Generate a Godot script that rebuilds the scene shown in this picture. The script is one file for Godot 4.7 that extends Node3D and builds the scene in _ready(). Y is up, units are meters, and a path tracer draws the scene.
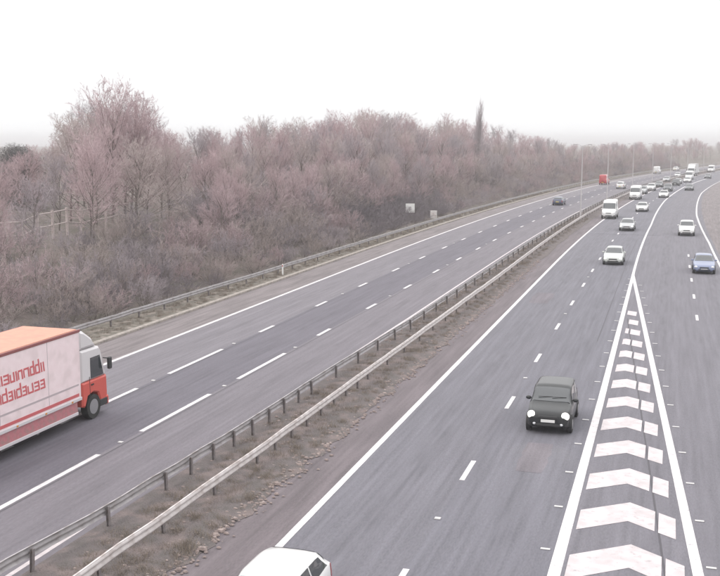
extends Node3D
# Motorway seen from a mast camera. Road runs along -Z; s = metres ahead of the camera, x = metres to its right.

var M := {}
var names := {}
var rng := RandomNumberGenerator.new()

# ---------------------------------------------------------------- road frame
func off(s: float) -> float:
	var t: float = maxf(0.0, s - 90.0)
	if t <= 560.0: return 0.00026 * t * t
	return 0.00026 * 560.0 * 560.0 + (t - 560.0) * 2.0 * 0.00026 * 560.0
func rp(s: float, x: float, y := 0.0) -> Vector3: return Vector3(x + off(s), y, -s)
func heading(s: float) -> float:  # rotation.y of a thing that drives away from the camera
	return -atan2(off(s + 1.0) - off(s - 1.0), 2.0)
func lerp_table(t: Array, s: float) -> float:
	if s <= t[0][0]: return t[0][1]
	for i in range(1, t.size()):
		if s <= t[i][0]: return lerpf(t[i - 1][1], t[i][1], (s - t[i - 1][0]) / (t[i][0] - t[i - 1][0]))
	return t[-1][1]

# ---------------------------------------------------------------- scene tree helpers
func numbered(called: String) -> String:
	if not names.has(called):
		names[called] = 0
		return called
	names[called] += 1
	return "%s_%03d" % [called, names[called]]
func tag(o, label: String, category: String, group := ""):
	o.set_meta("label", label); o.set_meta("category", category)
	if group != "": o.set_meta("group", group)
	return o
func thing(called: String, label: String, category: String, at := Vector3.ZERO, turn := 0.0, group := "") -> Node3D:
	var o := Node3D.new()
	o.name = numbered(called); add_child(o)
	o.position = at; o.rotation.y = turn
	tag(o, label, category, group)
	return o
func part(called: String, mesh: Mesh, mat: Material, parent: Node, at := Vector3.ZERO, turn := Vector3.ZERO) -> MeshInstance3D:
	var o := MeshInstance3D.new()
	o.name = called; o.mesh = mesh
	if mat: o.material_override = mat
	parent.add_child(o, true)
	o.position = at; o.rotation = turn
	return o
func struct(called: String, mesh: Mesh, mat: Material) -> MeshInstance3D:
	var o := part(numbered(called), mesh, mat, self)
	o.set_meta("kind", "structure")
	return o
func copy_of(src: Node3D, at: Vector3, turn: float, label := "", scl := Vector3.ONE) -> Node3D:
	var c: Node3D = src.duplicate()
	c.name = numbered(String(src.name).rstrip("0123456789").trim_suffix("_"))
	add_child(c)
	c.position = at; c.rotation = Vector3(0, turn, 0); c.scale = scl
	if label != "": c.set_meta("label", label)
	return c

# ---------------------------------------------------------------- mesh helpers
class Geo:
	var v := PackedVector3Array()
	var uv := PackedVector2Array()
	func tri(a: Vector3, b: Vector3, c: Vector3):
		v.append(a); v.append(b); v.append(c)
	func quad(a: Vector3, b: Vector3, c: Vector3, d: Vector3):
		tri(a, b, c); tri(a, c, d)
	func quv(a: Vector3, b: Vector3, c: Vector3, d: Vector3, ua: Vector2, ub: Vector2, uc: Vector2, ud: Vector2):
		quad(a, b, c, d)
		uv.append_array(PackedVector2Array([ua, ub, uc, ua, uc, ud]))
	func box(c: Vector3, h: Vector3):
		var p := []
		for i in 8: p.append(c + Vector3(h.x * (1 if i & 1 else -1), h.y * (1 if i & 2 else -1), h.z * (1 if i & 4 else -1)))
		quad(p[0], p[2], p[3], p[1]); quad(p[4], p[5], p[7], p[6])
		quad(p[0], p[4], p[6], p[2]); quad(p[1], p[3], p[7], p[5])
		quad(p[2], p[6], p[7], p[3]); quad(p[0], p[1], p[5], p[4])
	func cone(a: Vector3, b: Vector3, ra: float, rb: float, n: int):
		var d := (b - a).normalized()
		var e := d.cross(Vector3(0.31, 0.2, 0.93)).normalized()
		var g := d.cross(e)
		for i in n:
			var t0 := TAU * i / n
			var t1 := TAU * (i + 1) / n
			var u0 := e * cos(t0) + g * sin(t0)
			var u1 := e * cos(t1) + g * sin(t1)
			if rb <= 0.0: tri(a + u0 * ra, b, a + u1 * ra)
			else: quad(a + u0 * ra, b + u0 * rb, b + u1 * rb, a + u1 * ra)
	func done(smooth := false) -> ArrayMesh:
		var st := SurfaceTool.new()
		st.begin(Mesh.PRIMITIVE_TRIANGLES)
		st.set_smooth_group(0 if smooth else -1)
		for i in v.size():
			if uv.size() == v.size(): st.set_uv(uv[i])
			st.add_vertex(v[i])
		st.index()
		st.generate_normals()
		return st.commit()

func rounded_box(hx: float, hy: float, hz: float, b: float) -> ArrayMesh:
	# chamfered box centred on the origin
	var st := SurfaceTool.new()
	st.begin(Mesh.PRIMITIVE_TRIANGLES); st.set_smooth_group(-1)
	var pts := []
	for i in 8:
		var s := Vector3(1 if i & 1 else -1, 1 if i & 2 else -1, 1 if i & 4 else -1)
		pts.append([Vector3(hx * s.x, (hy - b) * s.y, (hz - b) * s.z), Vector3((hx - b) * s.x, hy * s.y, (hz - b) * s.z), Vector3((hx - b) * s.x, (hy - b) * s.y, hz * s.z)])
	var faces := []
	for ax in 3:
		var o: Array = [[1, 2, 4], [2, 4, 1], [4, 1, 2]][ax]
		for sgn in 2:
			var q := []
			for k in [[0, 0], [1, 0], [1, 1], [0, 1]]: q.append(pts[o[0] * sgn + o[1] * k[0] + o[2] * k[1]][ax])
			faces.append(q)
		# edges parallel to this axis
		for e in 4:
			var i0: int = o[1] * (e & 1) + o[2] * (e >> 1)
			var i1: int = i0 + o[0]
			var a1 := (ax + 1) % 3
			var a2 := (ax + 2) % 3
			faces.append([pts[i0][a1], pts[i1][a1], pts[i1][a2], pts[i0][a2]])
	for i in 8: faces.append([pts[i][0], pts[i][1], pts[i][2]])
	for q in faces:
		var n: Vector3 = (q[1] - q[0]).cross(q[2] - q[0])
		var c: Vector3 = (q[0] + q[2]) * 0.5
		if n.dot(c) > 0: q.reverse()
		for k in range(1, q.size() - 1):
			st.add_vertex(q[0]); st.add_vertex(q[k]); st.add_vertex(q[k + 1])
	st.generate_normals()
	return st.commit()

func ribbon(x0, x1, s0: float, s1: float, y: float, step := 4.0) -> ArrayMesh:
	# a sheet that follows the road between offsets x0 and x1 (numbers or tables of [s, x])
	var g := Geo.new()
	var n: int = maxi(1, int(ceil((s1 - s0) / step)))
	for i in n:
		var a: float = lerpf(s0, s1, float(i) / n)
		var b: float = lerpf(s0, s1, float(i + 1) / n)
		var xa: float = x0 if x0 is float else lerp_table(x0, a)
		var xb: float = x0 if x0 is float else lerp_table(x0, b)
		var ya: float = x1 if x1 is float else lerp_table(x1, a)
		var yb: float = x1 if x1 is float else lerp_table(x1, b)
		g.quv(rp(a, xa, y), rp(b, xb, y), rp(b, yb, y), rp(a, ya, y), Vector2(xa, a), Vector2(xb, b), Vector2(yb, b), Vector2(ya, a))
	return g.done(true)

# ---------------------------------------------------------------- materials
func srgb(c: Color) -> Color: return c.linear_to_srgb()
func flat(r: float, g: float, b: float, rough := 0.7, metal := 0.0) -> StandardMaterial3D:
	var m := StandardMaterial3D.new()
	m.albedo_color = srgb(Color(r, g, b)); m.roughness = rough; m.metallic = metal
	return m
func noise_image(seed_: int, freq: float, size := 256, octaves := 4) -> Image:
	var n := FastNoiseLite.new()
	n.seed = seed_; n.frequency = freq; n.fractal_octaves = octaves
	n.noise_type = FastNoiseLite.TYPE_SIMPLEX_SMOOTH
	return n.get_seamless_image(size, size, false, false, 0.2)
var NA: Image
var NB: Image
var NC: Image
func px(im: Image, x: int, y: int) -> float: return im.get_pixel(posmod(x, 256), posmod(y, 256)).r - 0.5
func tex_from(size: Vector2i, fn: Callable) -> ImageTexture:
	var im := Image.create(size.x, size.y, false, Image.FORMAT_RGB8)
	for y in size.y:
		for x in size.x: im.set_pixel(x, y, fn.call(x, y))
	im.generate_mipmaps()
	return ImageTexture.create_from_image(im)
func asphalt(base: Color, streak: float, patch: float, seed_: int, lane := 0.0) -> StandardMaterial3D:
	# u across the road (one tile is two lanes, 7.3 m), v along it (48 m): streaks of wear, drips of oil down the lane's middle,
	# polished stone in the wheel paths, blotches and grain
	var t := tex_from(Vector2i(256, 512), func(x, y):
		var d: float = fposmod(x / 256.0 * 7.3 - lane, 3.65) - 1.83
		var grit := px(NC, x * 3 + seed_, y * 3)
		var oil := exp(-pow(d / 0.42, 2.0)) * clampf(0.35 + 2.2 * px(NB, x * 2 + seed_ * 7, y + seed_ * 3) + 1.2 * grit, 0, 1)
		var worn := exp(-pow((absf(d) - 0.85) / 0.32, 2.0)) * clampf(0.4 + 2.0 * px(NB, x * 3 + 90, y / 2 + seed_ * 13) + grit, 0, 1)
		var k := 1.0 + streak * 1.5 * px(NA, x * 6 + seed_ * 37, y / 2 + seed_ * 11) + patch * 1.6 * px(NB, x + seed_ * 53, y / 2 + seed_ * 91) + streak * 1.2 * px(NB, x * 5 + seed_ * 19, y / 2 + seed_ * 29) + 0.45 * grit - 0.13 * oil + 0.06 * worn
		return srgb(Color(base.r * k, base.g * k, base.b * k)))
	var m := StandardMaterial3D.new()
	m.albedo_texture = t
	m.uv1_scale = Vector3(1.0 / 7.3, 1.0 / 48.0, 1)
	m.roughness = 0.86
	return m
func mottled(a: Color, b: Color, c: Color, tile: float, seed_: int, relief := 0.0, rough := 0.95) -> StandardMaterial3D:
	var t := tex_from(Vector2i(256, 256), func(x, y):
		var k := clampf(0.5 + 1.5 * px(NB, x + seed_ * 31, y + seed_ * 17) + 0.8 * px(NC, x + seed_, y), 0, 1)
		var q := clampf(3.0 * px(NA, x + seed_ * 71, y + seed_ * 5) + 0.5 * px(NC, x * 2, y * 2 + seed_), 0, 1)
		return srgb(a.lerp(b, k).lerp(c, q)))
	var m := StandardMaterial3D.new()
	m.albedo_texture = t; m.roughness = rough
	m.uv1_triplanar = true; m.uv1_world_triplanar = true
	m.uv1_scale = Vector3.ONE / tile
	if relief > 0.0:
		var h := NC.duplicate()
		h.convert(Image.FORMAT_RGB8)
		h.bump_map_to_normal_map(relief)
		m.normal_enabled = true
		m.normal_texture = ImageTexture.create_from_image(h)
	return m
func worn_paint(base: Color, show: Color, wear: float, seed_: int) -> StandardMaterial3D:
	var t := tex_from(Vector2i(256, 256), func(x, y):
		var q := clampf((px(NB, x + seed_ * 13, y + seed_ * 7) + 0.8 * px(NC, x * 2 + seed_, y * 2) - 0.32 + wear) * 5.0, 0, 1)
		var k := 1.0 + 0.35 * px(NA, x, y + seed_)
		return srgb((base * k).lerp(show, q * 0.85)))
	var m := StandardMaterial3D.new()
	m.albedo_texture = t; m.roughness = 0.7
	m.uv1_triplanar = true; m.uv1_world_triplanar = true
	m.uv1_scale = Vector3.ONE / 2.7
	return m
func build_materials():
	NA = noise_image(3, 0.012, 256, 3); NB = noise_image(8, 0.03, 256, 5); NC = noise_image(21, 0.22, 256, 3)
	M.lane_a = asphalt(Color(0.150, 0.139, 0.156), 0.16, 0.08, 1, -26.10)
	M.lane_b = asphalt(Color(0.112, 0.104, 0.124), 0.16, 0.08, 2, -22.30)
	M.lane_c = asphalt(Color(0.142, 0.130, 0.147), 0.16, 0.08, 3, -18.75)
	M.lane_d = asphalt(Color(0.130, 0.126, 0.146), 0.17, 0.09, 4, -9.70)
	M.lane_e = asphalt(Color(0.128, 0.125, 0.146), 0.17, 0.09, 5, -6.05)
	M.slip = asphalt(Color(0.136, 0.130, 0.149), 0.15, 0.09, 6, -2.00)
	M.strip = asphalt(Color(0.124, 0.105, 0.114), 0.18, 0.22, 7)
	M.patch = asphalt(Color(0.135, 0.122, 0.139), 0.2, 0.25, 9)
	M.shoulder = asphalt(Color(0.158, 0.138, 0.142), 0.25, 0.25, 8)
	M.paint = worn_paint(Color(0.55, 0.53, 0.54), Color(0.24, 0.22, 0.24), 0.04, 1)
	M.paint_worn = worn_paint(Color(0.50, 0.455, 0.465), Color(0.28, 0.25, 0.26), 0.05, 2)
	M.joint = flat(0.075, 0.07, 0.08, 0.8)
	M.stud = flat(0.48, 0.47, 0.47, 0.4)
	M.bank = mottled(Color(0.12, 0.10, 0.09), Color(0.18, 0.15, 0.14), Color(0.115, 0.105, 0.085), 7.0, 1, 3.0)
	M.dirt = mottled(Color(0.135, 0.115, 0.115), Color(0.105, 0.094, 0.09), Color(0.18, 0.145, 0.14), 4.0, 2, 4.0)
	M.verge = mottled(Color(0.17, 0.15, 0.13), Color(0.12, 0.112, 0.09), Color(0.25, 0.215, 0.19), 3.0, 3, 4.0)
	M.grass = mottled(Color(0.15, 0.15, 0.125), Color(0.11, 0.115, 0.085), Color(0.20, 0.185, 0.16), 5.0, 4, 4.0)
	M.kerb = mottled(Color(0.36, 0.32, 0.29), Color(0.28, 0.25, 0.23), Color(0.22, 0.20, 0.18), 2.0, 5, 2.0)
	M.stone_a = mottled(Color(0.27, 0.215, 0.20), Color(0.18, 0.145, 0.14), Color(0.36, 0.30, 0.28), 0.7, 6)
	M.straw = flat(0.21, 0.175, 0.145, 0.9)
	M.steel = mottled(Color(0.30, 0.285, 0.295), Color(0.38, 0.36, 0.37), Color(0.21, 0.185, 0.18), 2.5, 7, 0.0, 0.6)
	M.steel_pale = mottled(Color(0.50, 0.465, 0.46), Color(0.60, 0.56, 0.555), Color(0.36, 0.31, 0.295), 2.5, 8, 0.0, 0.6)
	M.post = mottled(Color(0.17, 0.15, 0.155), Color(0.22, 0.20, 0.20), Color(0.13, 0.10, 0.09), 0.8, 9, 0.0, 0.7)
	M.column = flat(0.46, 0.44, 0.45, 0.55)
	M.timber = mottled(Color(0.50, 0.43, 0.42), Color(0.43, 0.37, 0.36), Color(0.33, 0.28, 0.27), 1.2, 10)
	M.bark = mottled(Color(0.17, 0.14, 0.135), Color(0.12, 0.10, 0.095), Color(0.20, 0.18, 0.15), 0.9, 11)
	M.twig_pink = flat(0.45, 0.345, 0.36, 0.9)
	M.twig_grey = flat(0.36, 0.315, 0.335, 0.9)
	M.twig_tan = flat(0.41, 0.345, 0.335, 0.9)
	M.twig_dark = flat(0.19, 0.165, 0.18, 0.9)
	M.scrub_grey = flat(0.30, 0.262, 0.278, 0.9)
	M.scrub_brown = flat(0.31, 0.262, 0.25, 0.9)
	M.scrub_pink = flat(0.35, 0.27, 0.28, 0.9)
	M.leaf_dark = flat(0.125, 0.118, 0.118, 0.8)
	M.leaf_dark.backlight = srgb(Color(0.03, 0.04, 0.02))
	M.glass = flat(0.035, 0.04, 0.045, 0.06)
	M.glass.metallic_specular = 0.8
	M.tyre = flat(0.025, 0.025, 0.025, 0.85)
	M.rim = flat(0.42, 0.42, 0.43, 0.35, 0.7)
	M.black_trim = flat(0.03, 0.03, 0.032, 0.6)
	M.chrome = flat(0.6, 0.6, 0.6, 0.25, 0.9)
	M.plate = flat(0.68, 0.68, 0.67, 0.5)
	M.plate_yellow = flat(0.70, 0.55, 0.10, 0.5)
	M.lamp_off = flat(0.62, 0.63, 0.65, 0.15)
	M.tail = flat(0.35, 0.02, 0.02, 0.25)
	M.lamp_on = flat(0.9, 0.9, 0.88, 0.3)
	M.lamp_on.emission_enabled = true
	M.lamp_on.emission = Color(1.0, 0.98, 0.93)
	M.lamp_on.emission_energy_multiplier = 1.2
func paint(r: float, g: float, b: float) -> StandardMaterial3D:
	var m := flat(r, g, b, 0.38)
	m.clearcoat_enabled = true; m.clearcoat = 0.7; m.clearcoat_roughness = 0.12
	return m

# ---------------------------------------------------------------- cars and vans
# profiles: [metres from the nose, height]; "w" plan half-width share along the length
const HATCH := {"L": 3.72, "W": 1.68, "top": [[0.0, 0.66], [0.05, 0.80], [0.16, 0.87], [0.85, 1.03], [1.42, 1.46], [1.72, 1.56], [2.9, 1.55], [3.3, 1.49], [3.62, 1.05], [3.72, 0.75]], "belt": 0.96, "cowl": 0.88, "roof_a": 1.46, "roof_b": 3.28, "glass_end": 3.58, "bottom": 0.2, "roof_in": 0.82, "wheels": [0.64, 3.02], "r": 0.30}
const FAMILY := {"L": 4.3, "W": 1.78, "top": [[0.0, 0.54], [0.07, 0.68], [0.3, 0.78], [1.25, 0.96], [2.0, 1.37], [2.4, 1.47], [3.3, 1.45], [3.8, 1.36], [4.2, 1.0], [4.3, 0.7]], "belt": 0.92, "cowl": 1.27, "roof_a": 2.05, "roof_b": 3.75, "glass_end": 4.14, "bottom": 0.2, "roof_in": 0.74, "wheels": [0.82, 3.42], "r": 0.31}
const SALOON := {"L": 4.6, "W": 1.8, "top": [[0.0, 0.54], [0.07, 0.68], [0.3, 0.76], [1.3, 0.93], [2.05, 1.34], [2.5, 1.44], [3.2, 1.42], [3.9, 1.08], [4.45, 1.0], [4.55, 0.9], [4.6, 0.7]], "belt": 0.90, "cowl": 1.32, "roof_a": 2.1, "roof_b": 3.2, "glass_end": 3.86, "bottom": 0.2, "roof_in": 0.74, "wheels": [0.86, 3.65], "r": 0.32}
const TALL := {"L": 4.4, "W": 1.84, "top": [[0.0, 0.66], [0.07, 0.84], [0.3, 0.96], [1.15, 1.12], [1.8, 1.58], [2.2, 1.68], [3.6, 1.66], [4.0, 1.58], [4.32, 1.1], [4.4, 0.8]], "belt": 1.06, "cowl": 1.18, "roof_a": 1.86, "roof_b": 3.95, "glass_end": 4.28, "bottom": 0.24, "roof_in": 0.78, "wheels": [0.85, 3.5], "r": 0.35}
const VAN := {"L": 5.6, "W": 2.02, "top": [[0.0, 0.85], [0.08, 1.02], [0.3, 1.12], [0.85, 1.36], [1.5, 2.2], [1.95, 2.55], [2.4, 2.62], [5.5, 2.60], [5.57, 2.5], [5.6, 2.3]], "belt": 1.28, "cowl": 0.9, "roof_a": 1.52, "roof_b": 5.4, "glass_end": 2.3, "bottom": 0.3, "roof_in": 0.88, "wheels": [0.95, 4.3], "r": 0.34}
func catmull(t: Array, x: float) -> float:
	var n := t.size()
	if x <= t[0][0]: return t[0][1]
	if x >= t[n - 1][0]: return t[n - 1][1]
	for i in range(1, n):
		if x <= t[i][0]:
			var h: float = t[i][0] - t[i - 1][0]
			var k: float = (x - t[i - 1][0]) / h
			var m1: float = 0.0
			var m0: float = 0.0
			var d: float = (t[i][1] - t[i - 1][1]) / h
			var dp: float = d if i < 2 else (t[i - 1][1] - t[i - 2][1]) / (t[i - 1][0] - t[i - 2][0])
			var dn: float = d if i > n - 2 else (t[i + 1][1] - t[i][1]) / (t[i + 1][0] - t[i][0])
			m0 = 0.0 if d * dp <= 0 else 2.0 * d * dp / (d + dp)
			m1 = 0.0 if d * dn <= 0 else 2.0 * d * dn / (d + dn)
			var k2 := k * k
			var k3 := k2 * k
			return (2 * k3 - 3 * k2 + 1) * t[i - 1][1] + (k3 - 2 * k2 + k) * h * m0 + (3 * k2 - 2 * k3) * t[i][1] + (k3 - k2) * h * m1
	return t[n - 1][1]
func car_section(c: Dictionary, d: float) -> PackedVector2Array:
	var L: float = c.L
	var w: float = c.W * 0.5 * catmull([[0.0, 0.74], [0.08, 0.84], [0.3, 0.935], [0.8, 0.985], [1.4, 1.0], [L - 1.2, 1.0], [L - 0.35, 0.955], [L - 0.06, 0.90], [L, 0.84]], d)
	var top := catmull(c.top, d)
	var belt: float = minf(c.belt + 0.05 * d / L, top - 0.05)
	var g := clampf((top - belt - 0.05) / 0.35, 0, 1)
	var wr := w * lerpf(0.90, c.roof_in, g)
	var yb: float = c.bottom + 0.10 * (1.0 - smoothstep(0.0, 0.35, d)) + 0.08 * smoothstep(L - 0.4, L, d)
	var hb := belt - yb
	return PackedVector2Array([Vector2(0, yb), Vector2(w * 0.86, yb), Vector2(w * 0.97, yb + 0.10 * hb), Vector2(w, yb + 0.38 * hb), Vector2(w * 0.99, yb + 0.70 * hb), Vector2(w * 0.955, belt),
		Vector2(lerpf(w * 0.95, w * 0.93, g), lerpf(belt + 0.008, belt + 0.025, g)), Vector2(lerpf(w * 0.925, lerpf(w * 0.93, wr, 0.55), g), lerpf(belt + 0.02, lerpf(belt, top - 0.08, 0.55), g)),
		Vector2(wr, lerpf(belt + 0.03, top - 0.08, g)), Vector2(wr * 0.86, top - lerpf(0.012, 0.025, g)), Vector2(wr * 0.45, top - 0.004), Vector2(0, top)])
func car_point(c: Dictionary, d: float, u: float, side: float) -> Vector3:
	var s := car_section(c, d)
	var i := clampi(int(u), 0, 10)
	var p := s[i].lerp(s[i + 1], u - i)
	return Vector3(p.x * side, p.y, d - c.L * 0.5)
func car_patch(c: Dictionary, dl0: float, dl1: float, du0: float, du1: float, u0: float, u1: float, side: float, lift: float, n := 6) -> ArrayMesh:
	# panel over the body skin: at u0 it runs from dl0 to dl1 along the car, at u1 from du0 to du1
	var g := Geo.new()
	var P := func(i: int, j: int) -> Vector3:
		var k := float(j) / n
		var u := lerpf(u0, u1, k)
		var d := lerpf(lerpf(dl0, du0, k), lerpf(dl1, du1, k), float(i) / n)
		var e := 0.02
		var a := car_point(c, d, u, side)
		var nn := (car_point(c, d + e, u, side) - car_point(c, d - e, u, side)).cross(car_point(c, d, minf(u + e, 10.99), side) - car_point(c, d, u - e, side)).normalized()
		var outward := Vector3(a.x, a.y - 0.6, (a.z) * 0.3)
		if nn.dot(outward) < 0: nn = -nn
		return a + nn * lift
	for i in n:
		for j in n:
			var a: Vector3 = P.call(i, j)
			var b: Vector3 = P.call(i, j + 1)
			var cc: Vector3 = P.call(i + 1, j + 1)
			var dd: Vector3 = P.call(i + 1, j)
			if side > 0: g.quad(a, dd, cc, b)
			else: g.quad(a, b, cc, dd)
	return g.done(true)
var body_cache := {}
func car_body(key: String, c: Dictionary) -> Dictionary:
	if body_cache.has(key): return body_cache[key]
	var g := Geo.new()
	var n := 56
	var rings := []
	for i in n + 1:
		var k := float(i) / n
		var d: float = c.L * (k - 0.35 / TAU * sin(TAU * k))
		var s := car_section(c, d)
		var ring := []
		for p in s: ring.append(Vector3(p.x, p.y, d - c.L * 0.5))
		for j in range(s.size() - 2, 0, -1): ring.append(Vector3(-s[j].x, s[j].y, d - c.L * 0.5))
		rings.append(ring)
	var m: int = rings[0].size()
	for i in n:
		for j in m:
			var j2 := (j + 1) % m
			g.quad(rings[i][j], rings[i + 1][j], rings[i + 1][j2], rings[i][j2])
	for e in [0, n]:
		var ctr := Vector3.ZERO
		for p in rings[e]: ctr += p / m
		for j in m:
			var j2 := (j + 1) % m
			if e == 0: g.tri(ctr, rings[e][j], rings[e][j2])
			else: g.tri(ctr, rings[e][j2], rings[e][j])
	var out := {"body": g.done(true)}
	# windscreen and rear window span both sides of the roof
	var ws := Geo.new()
	out["windscreen_l"] = car_patch(c, c.cowl + 0.05, c.roof_a, c.cowl + 0.02, c.roof_a, 8.3, 11.0, -1.0, 0.012, 8)
	out["windscreen_r"] = car_patch(c, c.cowl + 0.05, c.roof_a, c.cowl + 0.02, c.roof_a, 8.3, 11.0, 1.0, 0.012, 8)
	for side in [["l", -1.0], ["r", 1.0]]:
		var se: float = c.glass_end if key == "van" else c.roof_b + 0.06
		var mid: float = (c.roof_a + se) * 0.5 if key != "van" else se
		out["front_window_" + side[0]] = car_patch(c, c.cowl + 0.22, mid - 0.05, c.roof_a - 0.02, mid - 0.03, 6.15, 7.85, side[1], 0.010)
		if key != "van":
			out["rear_window_side_" + side[0]] = car_patch(c, mid + 0.04, se + 0.12, mid + 0.04, se - 0.18, 6.15, 7.85, side[1], 0.010)
			out["rear_screen_" + side[0]] = car_patch(c, c.roof_b + 0.1, c.glass_end - 0.06, c.roof_b + 0.06, c.glass_end - 0.03, 8.35, 11.0, side[1], 0.012)
		out["tail_lamp_" + side[0]] = car_patch(c, c.L - 0.22, c.L - 0.005, c.L - 0.20, c.L - 0.02, 3.6, 5.2, side[1], 0.008)
		out["bumper_" + side[0]] = car_patch(c, 0.0, 0.30, 0.0, 0.20, 1.2, 2.7, side[1], 0.008)
	var ty := CylinderMesh.new()
	ty.top_radius = c.r; ty.bottom_radius = c.r; ty.height = 0.2; ty.radial_segments = 24
	out["tyre"] = ty
	var ri := CylinderMesh.new()
	ri.top_radius = c.r * 0.62; ri.bottom_radius = c.r * 0.66; ri.height = 0.21; ri.radial_segments = 20
	out["rim"] = ri
	var ar := CylinderMesh.new()
	ar.top_radius = c.r * 1.17; ar.bottom_radius = c.r * 1.17; ar.height = 0.16; ar.radial_segments = 24
	out["arch"] = ar
	var hl := SphereMesh.new()
	hl.radius = 0.5; hl.height = 1.0; hl.radial_segments = 16; hl.rings = 10
	out["ball"] = hl
	body_cache[key] = out
	return out
func add_car(called: String, key: String, label: String, category: String, paint_: Material, s: float, x: float, oncoming: bool, lamps_on: bool, group: String) -> Node3D:
	var c: Dictionary = {"hatch": HATCH, "family": FAMILY, "saloon": SALOON, "tall": TALL, "van": VAN}[key]
	var b := car_body(key, c)
	# the mesh's nose points to -z: away from the camera
	var t := thing(called, label, category, Vector3(x, 0.012, -s), heading(s) + (PI if oncoming else 0.0), group)
	part("body", b.body, paint_, t)
	for q in ["l", "r"]:
		part("windscreen", b["windscreen_" + q], M.glass, t)
		part("side_window", b["front_window_" + q], M.glass, t)
		if key != "van":
			part("side_window", b["rear_window_side_" + q], M.glass, t)
			part("rear_window", b["rear_screen_" + q], M.glass, t)
		part("tail_lamp", b["tail_lamp_" + q], M.tail, t)
		part("bumper", b["bumper_" + q], M.black_trim, t)
	var nose: float = -c.L * 0.5
	var hy: float = catmull(c.top, 0.0) + 0.10
	for sx in [-1.0, 1.0]:
		var hp := car_point(c, 0.13, 4.2, sx)
		var h := part("headlight", b.ball, M.lamp_on if lamps_on else M.lamp_off, t, Vector3(hp.x * 0.86, hp.y + 0.02, hp.z - 0.015), Vector3(0, -sx * 0.35, 0))
		h.scale = Vector3(0.34, 0.32, 0.2) if key == "hatch" else Vector3(0.3, 0.2, 0.2)
		var mp := car_point(c, c.cowl + 0.42, 6.0, sx)
		var mi := part("wing_mirror", b.ball, paint_, t, mp + Vector3(sx * 0.11, 0.05, 0))
		mi.scale = Vector3(0.22, 0.15, 0.12)
		for wz in c.wheels:
			part("wheel_arch", b.arch, M.black_trim, t, Vector3(sx * (c.W * 0.5 - 0.072), c.r + 0.01, nose + wz), Vector3(0, 0, PI / 2))
			var w := part("wheel", b.tyre, M.tyre, t, Vector3(sx * (c.W * 0.5 - 0.082), c.r, nose + wz), Vector3(0, 0, PI / 2))
			part("rim", b.rim, M.rim, w)
	if s < 60.0:
		for wx in [-0.30, 0.22]:
			var wp := car_point(c, c.cowl + 0.16, 10.9, 1.0)
			part("wiper", rounded_box(0.27, 0.008, 0.012, 0.003), M.black_trim, t, Vector3(wx, wp.y + 0.045, wp.z), Vector3(0, 0.12, 0))
		for sx in [-1.0, 1.0]:
			part("bonnet_seam", car_patch(c, 0.3, c.cowl - 0.02, 0.3, c.cowl - 0.02, 8.9, 9.0, sx, 0.003), M.black_trim, t)
			for dz in [c.cowl + 0.3, (c.roof_a + c.roof_b) * 0.5 + 0.02]: part("door_seam", car_patch(c, dz, dz + 0.014, dz, dz + 0.014, 2.2, 5.9, sx, 0.003), M.black_trim, t)
			part("fog_lamp", b.ball, M.lamp_off, t, Vector3(sx * 0.5, c.bottom + 0.2, nose + 0.01)).scale = Vector3(0.12, 0.1, 0.06)
	var gy: float = catmull(c.top, 0.0)
	part("grille", rounded_box(0.36, 0.05, 0.02, 0.015), M.black_trim, t, Vector3(0, gy + 0.0, nose - 0.015))
	part("number_plate", rounded_box(0.26, 0.055, 0.012, 0.005), M.plate, t, Vector3(0, gy - 0.14, nose - 0.012))
	part("number_plate", rounded_box(0.26, 0.055, 0.012, 0.005), M.plate_yellow, t, Vector3(0, 0.62, -nose + 0.008))
	part("lower_grille", rounded_box(0.46, 0.045, 0.02, 0.01), M.black_trim, t, Vector3(0, c.bottom + 0.17, nose - 0.008))
	return t

# ---------------------------------------------------------------- lorry
func side_prism(profile: Array, hw: float, bev: float) -> ArrayMesh:
	# profile of [z, y] swept across the vehicle's width, its side edges chamfered by bev
	var pts := PackedVector2Array()
	for p in profile: pts.append(Vector2(p[0], p[1]))
	if Geometry2D.is_polygon_clockwise(pts): pts.reverse()
	var ins: Array = Geometry2D.offset_polygon(pts, -bev, Geometry2D.JOIN_MITER)
	var inner: PackedVector2Array = ins[0]
	var g := Geo.new()
	var n := pts.size()
	# match inner vertices to outer ones by distance
	var mt := PackedVector2Array()
	for p in pts:
		var best := inner[0]
		for q in inner:
			if q.distance_to(p) < best.distance_to(p): best = q
		mt.append(best)
	var V := func(p: Vector2, x: float) -> Vector3: return Vector3(x, p.y, p.x)
	for i in n:
		var j := (i + 1) % n
		g.quad(V.call(pts[i], -hw + bev), V.call(pts[j], -hw + bev), V.call(pts[j], hw - bev), V.call(pts[i], hw - bev))
		g.quad(V.call(pts[j], -hw + bev), V.call(pts[i], -hw + bev), V.call(mt[i], -hw), V.call(mt[j], -hw))
		g.quad(V.call(pts[i], hw - bev), V.call(pts[j], hw - bev), V.call(mt[j], hw), V.call(mt[i], hw))
	var tr := Geometry2D.triangulate_polygon(mt)
	for k in range(0, tr.size(), 3):
		g.tri(V.call(mt[tr[k]], hw), V.call(mt[tr[k + 1]], hw), V.call(mt[tr[k + 2]], hw))
		g.tri(V.call(mt[tr[k]], -hw), V.call(mt[tr[k + 2]], -hw), V.call(mt[tr[k + 1]], -hw))
	return g.done(false)
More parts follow.
